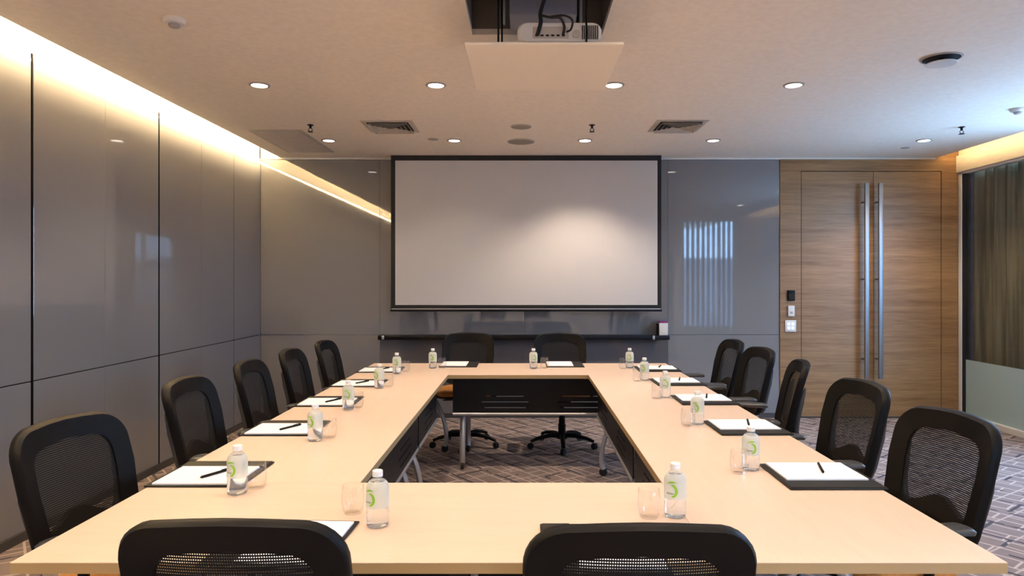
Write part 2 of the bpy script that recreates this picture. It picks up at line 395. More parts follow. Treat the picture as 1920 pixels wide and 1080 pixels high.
# ------------------------------------------------------------------ screen, shelf, wall fittings
SD = 6.95
def sx(px): return (px - CX) * SD / F
def sz(py): return H - (py - CY) * SD / F
t = thing('projection_screen', 'large white projection screen with black border hanging on the back wall', 'projection screen', ((sx(733) + sx(1240)) / 2, SD, sz(580)))
hw = (sx(1240) - sx(733)) / 2; hh = sz(288) - sz(580)
bw = .045
b = MB(); b.box(-hw, hw, 0, .012, 0, hh - .001)
b.build('screen_border', M['screen_border'], t)
b = MB(); b.box(-hw + bw, hw - bw * .9, -.003, -.0005, .045, hh - .072); b.build('screen_surface', M['screen'], t)
b = MB(); b.box(-hw - .005, hw + .005, -.012, .02, -.022, -.001, .004, 2); b.build('bottom_bar', M['dark_metal'], t)
b = MB(); b.box(-hw + .01, hw - .01, -.014, -.0125, .001, .010); b.build('weight_strip', M['silver'], t)
b = MB(); b.box(sx0, sx1, WALL - .10, WALL - .001, ZJ - .045, ZJ, .003, 2)
tag(b.build('pen_shelf', M['dark_metal']), 'long dark wall shelf below the projection screen', 'shelf')
for px, lab in ((722, 'small metal clip at the left end of the dark wall shelf'), (1222, 'small metal clip near the right end of the dark wall shelf')):
    b = MB(); b.box(-.012, .012, -.012, 0, -.04, .0, .003, 2)
    tag(b.build('shelf_clip', M['silver'], loc=(bx(px), WALL - .101, ZJ)), lab, 'clip', )
t = thing('marker_box', 'small white and magenta marker box on the right end of the wall shelf', 'box', (bx(1241), WALL - .055, ZJ))
b = MB(); b.box(-.045, .045, -.035, .035, .001, .13, .004, 2); b.build('box_body', M['white'], t)
b = MB(); b.box(-.046, .046, -.036, .036, .13, .145, .003, 2); b.build('box_lid', M['magenta'], t)
b = MB(); b.box(-.06, -.046, -.036, .036, .001, .12, .002, 1); b.build('side_sleeve', M['plastic'], t)
px0 = bx(1482)
t = thing('access_reader', 'black rectangular card reader on the timber wall left of the door', 'card reader', (px0, yy, bz(554)))
b = MB(); b.box(-.038, .038, -.02, 0, -.055, .055, .005, 2); b.build('reader_body', M['plastic'], t)
b = MB(); b.box(-.03, .03, -.0215, -.0203, -.045, .02, .0005, 1); b.build('reader_face', M['black'], t)
t = thing('wall_thermostat', 'cream wall control between the black reader and the light switch', 'thermostat', (px0, yy, bz(583)))
b = MB(); b.box(-.034, .034, -.018, 0, -.055, .055, .004, 2); b.build('housing', M['white'], t)
b = MB(); b.box(-.014, .012, -.0195, -.0183, -.025, -.005, .0004, 1); b.build('display', M['grille'], t)
t = thing('light_switch', 'square white switch plate with four lit buttons beside the door', 'light switch', (bx(1481), yy, bz(611)))
b = MB(); b.box(-.058, .058, -.012, 0, -.06, .06, .004, 2); b.build('switch_plate', M['white'], t)
for i in (-1, 1):
    for j in (-1, 1):
        b = MB(); b.box(-.014, .014, -.0145, -.0123, -.014, .014, .002, 1); o = b.build('button', M['led'], t); o.location = (i * .021, 0, j * .021)

# ------------------------------------------------------------------ ceiling fittings
def cpos(px, py, z=CEIL):
    D = (z - H) * F / (CY - py); return ((px - CX) * D / F, D, z)
def make_downlight(dim=False):
    t = thing('downlight', '', 'downlight', group='recessed ceiling downlights')
    b = MB(); b.lathe([(.050, -.001), (.052, -.008), (.066, -.006), (.068, -.0005), (.050, -.0005)], 28, cap=False); b.build('trim_ring', M['grille'], t)
    b = MB(); b.lathe([(.0499, -.0065), (.0499, -.001)], 28); b.build('lens', M['lamp_dim'] if dim else M['lamp'], t)
    return t
XS = [-1.74, -.58, .59, 1.77]; XS2 = [-1.79, -.64, .556, 1.73, 3.66]
lights = []
nm = ['leftmost', 'second from left', 'second from right', 'rightmost']
for i, x in enumerate(XS): lights.append((x, 4.45, 'round recessed downlight in the nearer visible ceiling row, ' + nm[i], 1.0))
nm = ['leftmost, above the left tables', 'left of the ceiling speakers', 'right of the ceiling speakers', 'fourth from left', 'rightmost, in front of the door']
for i, x in enumerate(XS2): lights.append((x, 6.2, 'small round downlight in the farther ceiling row, ' + nm[i], [.3, .3, 1.9, .3, 1.5][i]))
for D in (2.7, .95, -.8):
    for x in XS + ([3.66] if D > 1.2 else []): lights.append((x, D, 'recessed downlight in the ceiling overhead, above or behind the viewpoint', 1.0 if D > 1.5 else (1.0 if D > 0 else 3.5)))
lights.append((3.66, 4.45, 'recessed downlight in the ceiling overhead, above or behind the viewpoint', .3))
pa = make_downlight(); pb = make_downlight(True); fa = fb = True
SPOT = 42.0
for x, D, lab, k in lights:
    dim = k < .7
    if dim: o = place(pb, fb, (x, D, CEIL), 0, lab); fb = False
    else: o = place(pa, fa, (x, D, CEIL), 0, lab); fa = False
    L = bpy.data.lights.new('downlight_lamp', 'SPOT'); L.energy = SPOT * k; L.color = (1, .80, .605)
    L.spot_size = math.radians(118); L.spot_blend = .6; L.shadow_soft_size = .04
    lo = bpy.data.objects.new('downlight_lamp', L); COL.objects.link(lo); lo.location = (x, D, CEIL - .012)

def ring_frame(b, h0, h1, z0, z1, t=.004):
    """sloping square louvre: from half size h0 at z0 to h1 at z1"""
    for k in range(4):
        a = k * PI / 2; R = Matrix.Rotation(a, 3, 'Z')
        p = [Vector((-h0, -h0, z0)), Vector((h0, -h0, z0)), Vector((h1, -h1, z1)), Vector((-h1, -h1, z1))]
        q = [v + Vector((0, t, 0)) for v in p]
        P = [b.bm.verts.new(R @ v) for v in p]; Q = [b.bm.verts.new(R @ v) for v in q]
        for f in ((P[0], P[1], P[2], P[3]), (Q[3], Q[2], Q[1], Q[0]), (P[1], P[0], Q[0], Q[1]), (P[3], P[2], Q[2], Q[3]), (P[0], P[3], Q[3], Q[0]), (P[2], P[1], Q[1], Q[2])):
            b.bm.faces.new(f).material_index = b.mi
def make_diffuser():
    t = thing('air_diffuser', '', 'air vent', group='square ceiling air diffusers')
    b = MB(); b.box(-.17, .17, -.17, .17, -.003, -.0005); b.build('backing_plate', M['black'], t)
    b = MB()
    for s_ in (-1, 1):
        b.box(-.21, .21, s_ * .19 - .02, s_ * .19 + .02, -.006, -.0008, .001, 1); b.box(s_ * .19 - .02, s_ * .19 + .02, -.17, .17, -.006, -.0008, .001, 1)
    b.build('outer_frame', M['white_dim'], t)
    for i, h in enumerate((.170, .135, .100, .065, .030)):
        b = MB(); ring_frame(b, h - .022, h, -.004, -.026, .002); b.build('louvre', M['white_dim'], t)
    return t
pd = make_diffuser()
x, y, z = cpos(733, 237); place(pd, True, (x, y, CEIL), 0, 'square ceiling air diffuser left of the projection screen')
x, y, z = cpos(1270, 236); place(pd, False, (x, y, CEIL), 0, 'square ceiling air diffuser right of the projection screen')
t = thing('return_grille', 'flush rectangular return air grille in the ceiling near the left cove', 'air vent', (-2.13, 6.27, CEIL))
b = MB(); b.box(-.23, .23, -.50, -.47, -.006, -.0005); b.box(-.23, .23, .47, .50, -.006, -.0005); b.box(-.23, -.20, -.47, .47, -.006, -.0005); b.box(.20, .23, -.47, .47, -.006, -.0005)
b.build('grille_frame', M['white_dim'], t)
b = MB(); b.box(-.2, .2, -.47, .47, -.0025, -.0004); b.build('backing_plate', M['white_dim'], t)
b = MB()
for i in range(36): b.box(-.199, .199, -.46 + i * .0262, -.455 + i * .0262, -.012, -.003, rot=Matrix.Rotation(.6, 3, 'X'))
for q in (-.24, 0, .24): b.box(-.2, .2, q - .008, q + .008, -.0125, -.0026)
o = b.build('grille_slats', M['grille_pale'], t)
def disc(name, label, cat, px, py, r, mt, h=.008, grp=None):
    x, y, z = cpos(px, py)
    b = MB(); b.lathe([(r, -.0005), (r, -h * .6), (r * .93, -h), (.01, -h)], 32); o = b.build(name, mt, loc=(x, y, CEIL)); return tag(o, label, cat, grp)
sp_m = noisy(mat('speaker_grille', (.4, .36, .3), .7), (.20, .17, .13), (.40, .35, .28), nscale=420, detail=0)
def speaker(label, px, py, r):
    x, y, z = cpos(px, py); t = thing('ceiling_speaker', label, 'speaker', (x, y, CEIL), group='round ceiling speakers')
    b = MB(); b.lathe([(r, -.0005), (r, -.006), (r - .008, -.009), (r - .008, -.0005)], 32, cap=False); b.build('bezel', M['white_dim'], t)
    b = MB(); b.lathe([(r - .0085, -.001), (r - .0085, -.0065)], 32); b.build('speaker_mesh', sp_m, t)
speaker('smaller round ceiling speaker, nearer the camera above the screen', 977, 237, .088)
speaker('larger round ceiling speaker closest to the top of the screen', 977, 265, .128)
disc('cover_plate', 'faint round cover plate in the ceiling left of the screen', 'cover plate', 812, 261, .05, M['grille'], .004)
disc('cover_plate', 'small round cover plate in the ceiling above the double door', 'cover plate', 1697, 277, .04, M['grille'], .004)
def make_sprinkler():
    t = thing('sprinkler', '', 'sprinkler', group='ceiling sprinklers')
    b = MB(); b.lathe([(.026, -.0005), (.026, -.004), (.012, -.008), (.009, -.02), (.009, -.03)], 16); b.build('escutcheon', M['dark_metal'], t)
    b = MB()
    for s_ in (-1, 1): b.tube(arc([(s_ * .008, 0, -.0305), (s_ * .016, 0, -.042), (s_ * .004, 0, -.056)], 4), .0025, 6)
    b.build('yoke', M['dark_metal'], t)
    b = MB(); b.lathe([(.022, -.057), (.022, -.060)], 16); b.build('deflector', M['dark_metal'], t)
    return t
ps = make_sprinkler()
for i, (px, lab) in enumerate(((582, 'small dark sprinkler head on the ceiling left of the left diffuser'), (1110, 'small dark sprinkler head on the ceiling between speakers and right diffuser'), (1803, 'small dark sprinkler head on the ceiling near the right-hand glazing'))):
    x, y, z = cpos(px, 234 if i < 2 else 238); place(ps, i == 0, (x, y, CEIL), 0, lab)
def make_smoke():
    t = thing('smoke_detector', '', 'smoke detector', group='ceiling smoke detectors')
    b = MB(); b.lathe([(.052, -.0005), (.052, -.012), (.044, -.022), (.03, -.024)], 28); b.build('base', M['white'], t)
    b = MB(); b.lathe([(.026, -.0245), (.026, -.036), (.018, -.042), (.002, -.043)], 24); b.build('sensor_head', M['grille'], t)
    return t
pk = make_smoke()
x, y, z = cpos(327, 36); place(pk, True, (x, y, CEIL), 0, 'round white smoke detector at the upper left of the ceiling')
x, y, z = cpos(1908, 204); place(pk, False, (x, y, CEIL), 0, 'round white smoke detector at the right edge of the ceiling')
x, y, z = cpos(1765, 109)
t = thing('round_vent', 'round ceiling fitting with a black opening and dropped white disc', 'air vent', (x, y, CEIL))
b = MB(); b.lathe([(.098, -.0005), (.098, -.003)], 32); b.build('opening', M['black'], t)
b = MB(); b.lathe([(.099, -.0005), (.099, -.006), (.108, -.004), (.110, -.0005)], 32, cap=False); b.build('rim', M['grille'], t)
b = MB(); b.lathe([(.080, -.030), (.084, -.033), (.080, -.036), (.02, -.038)], 32); b.build('disc', M['white'], t)
b = MB(); b.lathe([(.012, -.0298), (.012, -.0032)], 12); b.build('stem', M['dark_metal'], t)

# projector lift
b = MB(); th = .02; zt = 3.55
b.box(hx0 - th, hx0, hy0 - th, hy1 + th, CEIL + .03, zt); b.box(hx1, hx1 + th, hy0 - th, hy1 + th, CEIL + .03, zt)
b.box(hx0, hx1, hy1, hy1 + th, CEIL + .03, zt); b.box(hx0, hx1, hy0 - th, hy0, CEIL + .03, zt); b.box(hx0 - th, hx1 + th, hy0 - th, hy1 + th, zt, zt + th)
struct('trim_lift_shaft', b, M['plenum'])
PZ = 2.484
LX0, LX1, LY0, LY1 = -.262, .439, 2.985, 3.70
t = thing('projector_lift', 'lowered white ceiling panel of the projector lift on thin rods', 'projector lift', ((LX0 + LX1) / 2, (LY0 + LY1) / 2, PZ))
ox, oy = (LX0 + LX1) / 2, (LY0 + LY1) / 2
b = MB(); b.box(LX0 - ox, LX1 - ox, LY0 - oy, LY1 - oy, -.012, 0, .002, 1); b.build('lift_panel', M['lift'], t)
for px in (935, 1098):
    for yd in (3.012, 3.50):
        xx = (px - CX) * 3.05 / F
        b = MB(); b.tube([(xx - ox, yd - oy, 0.0005), (xx - ox, yd - oy, 3.02 - PZ)], .0045, 8); b.build('rod', M['plastic'], t)
b = MB(); b.box(-.128 - ox, .30 - ox, 3.04 - oy, 3.065 - oy, 3.02 - PZ - .3, 3.02 - PZ - .29)
b.box(-.128 - ox, .30 - ox, 3.04 - oy, 3.065 - oy, 2.722 - PZ, 2.734 - PZ)
b.build('cross_bar', M['silver'], t)
b = MB(); b.box(-.07 - ox, .25 - ox, 3.20 - oy, 3.40 - oy, 2.69 - PZ, 3.3 - PZ, .004, 1); b.build('scissor_box', M['duct'], t)
b = MB(); b.box(.262 - ox, .272 - ox, 3.18 - oy, 3.2 - oy, 2.64 - PZ, 3.3 - PZ); b.build('guide_rail', M['silver'], t)
b = MB(); b.box(-.10 - ox, -.09 - ox, 3.18 - oy, 3.2 - oy, 2.64 - PZ, 3.3 - PZ); b.build('guide_rail', M['silver'], t)
# projector
pw = .19; pd_ = .15
pc = ((1049 - CX) * 3.05 / F, 3.19, PZ + .001)
t = thing('projector', 'white projector with cables standing on the lowered lift panel', 'projector', pc)
def rrect(hw, hh, r, n=6, cx=0, cz=0):
    pts = []
    for k, (sx_, sz_) in enumerate(((1, 1), (-1, 1), (-1, -1), (1, -1))):
        for i in range(n + 1):
            a = k * PI / 2 + i * PI / 2 / n
            pts.append((cx + sx_ * (hw - r) + r * math.cos(a), cz + sz_ * (hh - r) + r * math.sin(a)))
    return pts
b = MB()
rings = []
for yv, ins in ((-pd_, .012), (-pd_ + .01, .002), (-pd_ + .03, 0), (pd_ - .03, 0), (pd_, .015)):
    rings.append([(p[0], yv, p[1] + .062) for p in rrect(pw - ins, .048 - ins * .6, .04 - ins * .5)])
b.loops(rings); b.build('casing', M['white'], t)
b = MB(); b.box(-.12, .04, -pd_ - .004, -pd_ + .002, .035, .085, .002, 1); b.build('port_panel', M['white_dim'], t)
b = MB()
for i in range(6): b.box(-.11 + i * .024, -.096 + i * .024, -pd_ - .0055, -pd_ - .0042, .042, .050)
b.build('ports', M['black'], t)
b = MB()
for i in range(9):
    b.box(.100 + i * .0085, .1045 + i * .0085, -pd_ - .002, -pd_ + .006, .03, .092)
b.build('vent_grille', M['plastic'], t)
b = MB(); b.lathe([(.018, 0), (.018, -.004)], 16, (.075, -pd_ - .0005, .055), axis='y'); b.build('lamp_cover', M['white_dim'], t)
for k in range(4):
    b = MB(); b.lathe([(.012, 0), (.012, .0135)], 10); o = b.build('foot', M['plastic'], t); o.location = ((-1) ** k * .13, .09 if k < 2 else -.09, .0008)
b = MB()
b.tube(arc([(-.05, -.02, .50), (-.055, -.06, .30), (-.085, -.13, .16), (-.085, -.165, .10), (-.10, -.158, .045)]), .009, 8)
b.tube(arc([(-.082, -.155, .135), (-.04, -.17, .12), (.0, -.178, .115), (.02, -.17, .08), (.015, -.158, .045)]), .006, 8)
b.tube(arc([(-.04, -.168, .125), (.02, -.18, .125), (.055, -.178, .105), (.05, -.165, .07), (.03, -.158, .06)]), .005, 8)
tag(b.build('cable_bundle', M['plastic_rough'], loc=pc), 'black cables dropping from the ceiling opening to the projector', 'cable')

# ------------------------------------------------------------------ tables
LEG = [(.02, .655), (.07, .60), (.13, .52), (.20, .40), (.25, .27), (.272, .16), (.272, .09), (.262, .052)]
def table(name_label, x0, x1, y0, y1, along, legs, inner, ext=None, slot_shift=0.0, grp='beech conference tables set in a hollow rectangle'):
    """along: 'x' or 'y' length axis; inner: +1/-1 side where the modesty panel hangs"""
    cx_, cy_ = (x0 + x1) / 2, (y0 + y1) / 2
    t = thing('conference_table', name_label, 'table', (cx_, cy_, 0), group=grp)
    gx = .0004
    b = MB(); b.box(x0 - cx_ + gx, x1 - cx_ - gx, y0 - cy_ + gx, y1 - cy_ - gx, TT - .002, TT, .0008, 1)
    b.box(x0 - cx_ + gx, x1 - cx_ - gx, y0 - cy_ + gx, y1 - cy_ - gx, TT - .028, TT - .0022)
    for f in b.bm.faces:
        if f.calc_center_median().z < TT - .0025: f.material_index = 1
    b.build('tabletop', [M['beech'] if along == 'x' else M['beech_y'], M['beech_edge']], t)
    hw_ = ((y1 - y0) if along == 'x' else (x1 - x0)) / 2
    Lh = ((x1 - x0) if along == 'x' else (y1 - y0)) / 2
    def P(l, w, z): return (l, w, z) if along == 'x' else (w, l, z)
    for lp in legs:
        l = lp - (cx_ if along == 'x' else cy_)
        for s_ in (-1, 1):
            b = MB(); b.tube(arc([P(l, s_ * o_, z) for o_, z in LEG], 4), [.022] * 29, 12, .8); lg = b.build('leg', M['silver'], t)
            b = MB(); ax = 'x' if along == 'x' else 'y'
            c0 = P(l - .011, s_ * .262, .03); b.lathe([(.012, -.002), (.029, 0), (.030, .006), (.030, .016), (.029, .022), (.012, .024)], 18, c0, axis=ax)
            b.build('caster', M['plastic_rough'], lg)
        b = MB(); c = P(l, 0, .675); e = P(.03, .26, .02); b.box(c[0] - e[0], c[0] + e[0], c[1] - e[1], c[1] + e[1], .655, .7015, .004, 1)
        b.build('leg_bracket', M['dark_metal'], t)
    # modesty panel, with slots cut through
    w = inner * (hw_ - .07); pl = Lh - .03; q0, q1 = ext or (-pl, pl)
    b = MB()
    ng = max(1, round((q1 - q0) / .66)); zs = [.428, .470, .478, .513, .521, .556, .564, .69]
    def slab(l0, l1, z0, z1):
        a = P(l0, w - .004, z0); c = P(l1, w + .004, z1); b.box(a[0], c[0], a[1], c[1], z0, z1)
    slab(q0, q1, .564, .69); slab(q0, q1, .428, .470)
    slab(q0, q1, .478, .513); slab(q0, q1, .521, .556)
    for zi, (z0, z1) in enumerate(((.470, .478), (.513, .521), (.556, .564))):
        cur = q0
        for k in range(ng):
            c = q0 + (k + .5) * (q1 - q0) / ng + slot_shift
            hl = (.155, .175, .14)[zi]
            slab(cur, c - hl, z0, z1); cur = c + hl
        slab(cur, q1, z0, z1)
    b.build('modesty_panel', M['dark_metal'], t)
    b = MB(); b.tube([P(q0, w, .425), P(q1, w, .425)], .012, 10); b.build('panel_rail', M['silver'], t)
    return t
X0, X1, X2, X3 = -1.28, -.57, .478, 1.203
D0, D1, D2, D3 = 1.684, 2.352, 5.05, 5.772
table('beech conference table across the front, nearest the camera', X0, X2, D0, D1, 'x', [-.95, -.17], 1, (-.40, .85))
table('beech conference table at the left, second from the camera', X0, X1, D1, 4.06, 'y', [2.66, 3.88], 1)
table('beech conference table at the left, reaching the far corner', X0, X1, 4.06, D3, 'y', [4.24, 5.662], 1, (-.83, .0))
table('beech conference table across the back before the screen', X1, X3, D2, D3, 'x', [-.47, 1.0], -1, None, .11)
table('beech conference table at the right front corner', X2, X3, D0, 3.37, 'y', [1.95, 2.84], -1)
table('beech conference table at the right, middle to far end', X2, X3, 3.37, D2, 'y', [3.6, 4.97], -1)

# ------------------------------------------------------------------ office chair (faces +Y)
def yb(x, z): return -.245 - .235 * (z - .52) + .55 * x * x - .06 * max(0, z - .8)
def outline(hw, z0, z1, rt, rb, n=8, taper=.0):
    hz = (z1 - z0) / 2; cz = (z0 + z1) / 2; pts = []
    for k, (a, c) in enumerate(((1, 1), (-1, 1), (-1, -1), (1, -1))):
        r = rt if c > 0 else rb
        for i in range(n + 1):
            an = k * PI / 2 + i * PI / 2 / n
            x = a * (hw - r) + r * math.cos(an); z = cz + c * (hz - r) + r * math.sin(an)
            pts.append((x * (1 - taper * (z1 - z) / (z1 - z0)), z))
        # a mid point on each straight run, bowed out slightly
        if k == 0: pts += [((1 - 2 * f) * (hw - r) * .999, z1 + .008 * math.sin(PI * f)) for f in (.25, .5, .75)]
        if k == 1: pts += [(-hw * (1 - taper * f) - .004 * math.sin(PI * f), z1 - rt - f * (z1 - z0 - rt - rb)) for f in (.33, .66)]
        if k == 2: pts += [((-1 + 2 * f) * (hw - r) * (1 - taper), z0) for f in (.33, .66)]
        if k == 3: pts += [(hw * (1 - taper * (1 - f)) + .004 * math.sin(PI * f), z0 + rb + f * (z1 - z0 - rt - rb)) for f in (.33, .66)]
    return pts
def make_chair():
    t = thing('office_chair', '', 'chair', group='black mesh office chairs around the tables')
    out = outline(.242, .50, .95, .105, .09, taper=.10)
    mid = outline(.236, .507, .943, .10, .085, taper=.10)
    inn = outline(.172, .570, .878, .070, .07, taper=.10)
    def lift(pts, dy): return [(x, yb(x, z) + dy, z) for x, z in pts]
    b = MB()
    R = [lift(inn, .004), lift(mid, .014), lift(out, .002), lift(out, -.018), lift(mid, -.028), lift(inn, -.010)]
    R.append(R[0]); L = b.loops(R, cap=False)
    bmesh.ops.remove_doubles(b.bm, verts=b.bm.verts, dist=1e-5)
    b.build('backrest_frame', M['plastic'], t, 50)
    b = MB(); cz = .727
    rings = []
    for s_ in (1.0, .75, .5, .25, .04):
        rings.append([(x * s_, yb(x * s_, cz + (z - cz) * s_) - .002, cz + (z - cz) * s_) for x, z in inn])
    Lm = b.loops(rings, cap=False); b.bm.faces.new(Lm[-1]); f = b.build('backrest_mesh', M['mesh'], t)
    # lumbar support with a humped top edge
    b = MB(); n = 16; hw = .165
    top = []; 
    for i in range(n + 1):
        x = -hw + 2 * hw * i / n; u = abs(x) / hw
        top.append((x, .600 + .055 * math.exp(-(x / .085) ** 2) - .045 * max(0, u - .75) / .25))
    ring = top + [(x, .56 - .012 * math.cos(x / hw * 1.4)) for x, _ in top[::-1]]
    b.loops([[(x, yb(x, z) - .012, z) for x, z in ring], [(x, yb(x, z) - .030, z) for x, z in ring]])
    b.build('lumbar_support', M['plastic'], t)
    # spine from the mechanism up behind the backrest
    b = MB(); b.tube(arc([(0, -.08, .40), (0, -.20, .40), (0, -.285, .44), (0, -.300, .52), (0, -.305, .60)], 5), .026, 12, .7)
    b.build('back_spine', M['silver'], t)
    for s_ in (-1, 1):
        b = MB(); b.tube(arc([(s_ * .01, -.300, .50), (s_ * .10, -.300, .52), (s_ * .165, -.285, .58), (s_ * .192, -.290, .66), (s_ * .200, -.310, .75), (s_ * .200, -.332, .82)], 5), [.018] * 10 + [.019] * 10 + [.016, .014, .012, .010, .007, .004], 10, .8)
        b.build('back_arm', M['shell'], t)
    # seat
    def rr(hx, hy, r, cy=0, n=6):
        return [(p[0], p[1] + cy) for p in rrect(hx, hy, r, n)]
    b = MB()
    rings = [[(x, y, z + .012 * (-(y / .2) ** 2 if y > 0 else 0)) for x, y in rr(a, c, r, -.014)] for a, c, r, z in ((.20, .17, .08, .452), (.235, .194, .09, .460), (.242, .200, .10, .478), (.236, .195, .09, .494), (.20, .17, .08, .502))]
    b.loops(rings); b.build('seat', M['seat'], t, 60)
    b = MB(); b.loops([[(x, y, z) for x, y in rr(a, c, r)] for a, c, r, z in ((.15, .15, .05, .425), (.225, .182, .08, .440), (.232, .188, .09, .4515))]); b.build('seat_shell', M['plastic'], t, 60)
    b = MB(); b.box(-.075, .075, -.12, .09, .375, .4245, .015, 2); b.tube([(.07, 0, .40), (.19, .02, .40)], .006, 8); b.build('mechanism', M['plastic'], t)
    for s_ in (-1, 1):
        b = MB(); b.tube(arc([(s_ * .15, -.03, .418), (s_ * .25, -.03, .43), (s_ * .264, -.035, .50), (s_ * .264, -.045, .625)], 5), .018, 10, .8, up=(0, 1, 0))
        ar = b.build('armrest', M['plastic'], t)
        b = MB()
        b.loops([[(s_ * .264 + x, y - .06 , z - .10 * ((y / .13) ** 2) * .12) for x, y in rrect(a, c, r)] for a, c, r, z in ((.026, .110, .024, .626), (.040, .125, .036, .632), (.041, .128, .036, .642), (.034, .118, .03, .650))])
        b.build('arm_pad', M['arm'], ar, 60)
    b = MB(); b.lathe([(.032, .10), (.032, .20), (.027, .2005), (.027, .30), (.020, .3005), (.020, .3748)], 18); b.build('gas_cylinder', M['plastic'], t)
    st = MB(); st.lathe([(.045, .075), (.05, .085), (.05, .105), (.035, .12)], 20)
    for k in range(5):
        a = 2 * PI * k / 5 + .3; c, s_ = math.cos(a), math.sin(a)
        st.tube([(c * .03, s_ * .03, .10), (c * .12, s_ * .12, .104), (c * .22, s_ * .22, .088), (c * .282, s_ * .282, .066)], [.026, .024, .020, .017], 10, .75)
    base = st.build('star_base', M['plastic'], t)
    for k in range(5):
        a = 2 * PI * k / 5 + .3; b = MB()
        for q in (-.016, .004): b.lathe([(.010, 0), (.026, .001), (.027, .006), (.026, .011), (.010, .012)], 14, (q, 0, 0), axis='x')
        b.box(-.006, .006, -.01, .01, -.005, .028)
        o = b.build('caster', M['plastic_rough'], base); o.location = (math.cos(a) * .285, math.sin(a) * .285, .0275); o.rotation_euler = (0, 0, a + 1.0)
    return t
ch = make_chair()
BK = .336
side = ['nearest the camera', 'second from the camera', 'third from the camera', 'fourth from the camera', 'farthest from the camera']
chairs = []
for i, (bx_, by_, r) in enumerate(((-1.585, 2.345, -8), (-1.655, 3.31, 1), (-1.65, 4.05, 3), (-1.63, 4.72, 2), (-1.59, 5.39, 0))):
    chairs.append((bx_, by_, -90 + r, 'black mesh office chair on the left side of the tables, ' + side[i]))
for i, (bx_, by_, r) in enumerate(((1.55, 2.46, 8), (1.605, 3.22, 4), (1.65, 4.05, -13), (1.69, 4.84, 5), (1.69, 5.48, 3))):
    chairs.append((bx_, by_, 90 + r, 'black mesh office chair on the right side of the tables, ' + side[i]))
chairs.append((-.597, 1.37, 0, 'black mesh office chair seen from behind in the left foreground'))
chairs.append((.233, 1.345, 0, 'black mesh office chair seen from behind in the right foreground'))
chairs.append((-.512, 6.216, 180, 'black mesh office chair under the shelf behind the back table, left one'))
chairs.append((.325, 6.18, 180, 'black mesh office chair under the shelf behind the back table, right one'))
TURN = {4: 33, 0: 20}
for i, (x, y, deg, lab) in enumerate(chairs):
    a = math.radians(deg); fx, fy = -math.sin(a), math.cos(a)
    o = place(ch, i == 0, (x + fx * BK, y + fy * BK, 0), a, lab)
    for c in o.children:
        if c.name.startswith('star_base'): c.rotation_euler.z = math.radians(TURN.get(i, 0))

# ------------------------------------------------------------------ place settings
def make_bottle():
    t = thing('water_bottle', '', 'bottle', group='small water bottles on the tables')
    prof = [(.024, 0), (.030, .003), (.032, .010), (.0315, .020), (.0325, .026), (.0315, .032), (.0325, .040), (.0315, .048), (.032, .055), (.032, .112), (.029, .122), (.021, .131), (.0135, .137), (.0125, .142)]
    b = MB(); b.lathe(prof, 28); b.build('bottle_body', M['pet'], t, 60)
    b = MB(); b.lathe([(r - .0012, z + (.0015 if k == 0 else 0)) for k, (r, z) in enumerate(prof[:10])] + [(.0275, .1215)], 28); b.build('water', M['water'], t, 60)
    b = MB(); R = .0326; b.lathe([(R, .057), (R, .111), (.0297, .1215), (.0230, .1295)], 32, cap=False)
    b.mi = 1
    def patch(pts, r):
        b.poly([(r * math.sin(u / R), -r * math.cos(u / R), z) for u, z in pts])
    for base_u in (0.0, .1024):
        n = 12; cu, cz = base_u - .004, .083
        O = [(cu + .018 * math.cos(a), cz + .020 * math.sin(a)) for a in [(-75 + 150 * i / n) * PI / 180 for i in range(n + 1)]]
        I = [(cu - .0075 + .0175 * math.cos(a), cz + .0175 * math.sin(a)) for a in [(-75 + 150 * i / n) * PI / 180 for i in range(n + 1)]]
        for i in range(n): patch([O[i], O[i + 1], I[i + 1], I[i]], R + .0005)
        for i in range(6):
            u0 = cu - .016 + i * .005; h = .006 * math.sin(PI * (i + .5) / 6)
            patch([(u0, .103 + i * .0008), (u0 + .005, .1038 + i * .0008), (u0 + .005, .1038 + i * .0008 + h), (u0, .103 + i * .0008 + h)], R + .0005)
        b.mi = 2
        for i in range(6):
            u0 = cu - .016 + i * .0038; patch([(u0, .072 + (i % 2) * .002), (u0 + .0026, .072 + (i % 2) * .001), (u0 + .0026, .0785 - (i % 3) * .001), (u0, .0775)], R + .0007)
        b.mi = 1
    b.build('label', [M['label'], M['label_green'], M['label_dark']], t, 60)
    b = MB(); b.lathe([(.0125, .1420), (.0150, .1425), (.0150, .1570), (.0135, .159)], 24); b.build('cap', M['cap'], t)
    return t
def make_tumbler():
    b = MB(); b.lathe([(.018, .0005), (.026, .001), (.031, .010), (.034, .030), (.0345, .045), (.033, .065), (.0315, .085), (.0305, .086), (.0300, .085), (.0315, .065), (.033, .045), (.0325, .030), (.0295, .012), (.024, .006), (.012, .005)], 28)
    o = b.build('glass_tumbler', M['glass'], None, 60); return tag(o, '', 'glass', 'clear glass tumblers on the tables')
def make_folder():
    # local frame: reader looks along +Y, folder x -.15...15, strip on the reader's left
    t = thing('leather_folder', '', 'folder', group='black writing folders on the tables')
    b = MB(); b.box(-.155, .155, -.165, .165, 0, .006, .002, 2); b.build('cover', M['folder'], t)
    b = MB(); b.box(-.150, -.072, -.160, .160, .006, .009, .001, 1); b.build('pocket_flap', M['folder'], t)
    return t
def make_pad():
    b = MB(); b.box(-.106, .106, -.142, .142, 0, .006, .0006, 1); return tag(b.build('writing_pad', M['paper']), '', 'notepad', 'white writing pads in the folders')
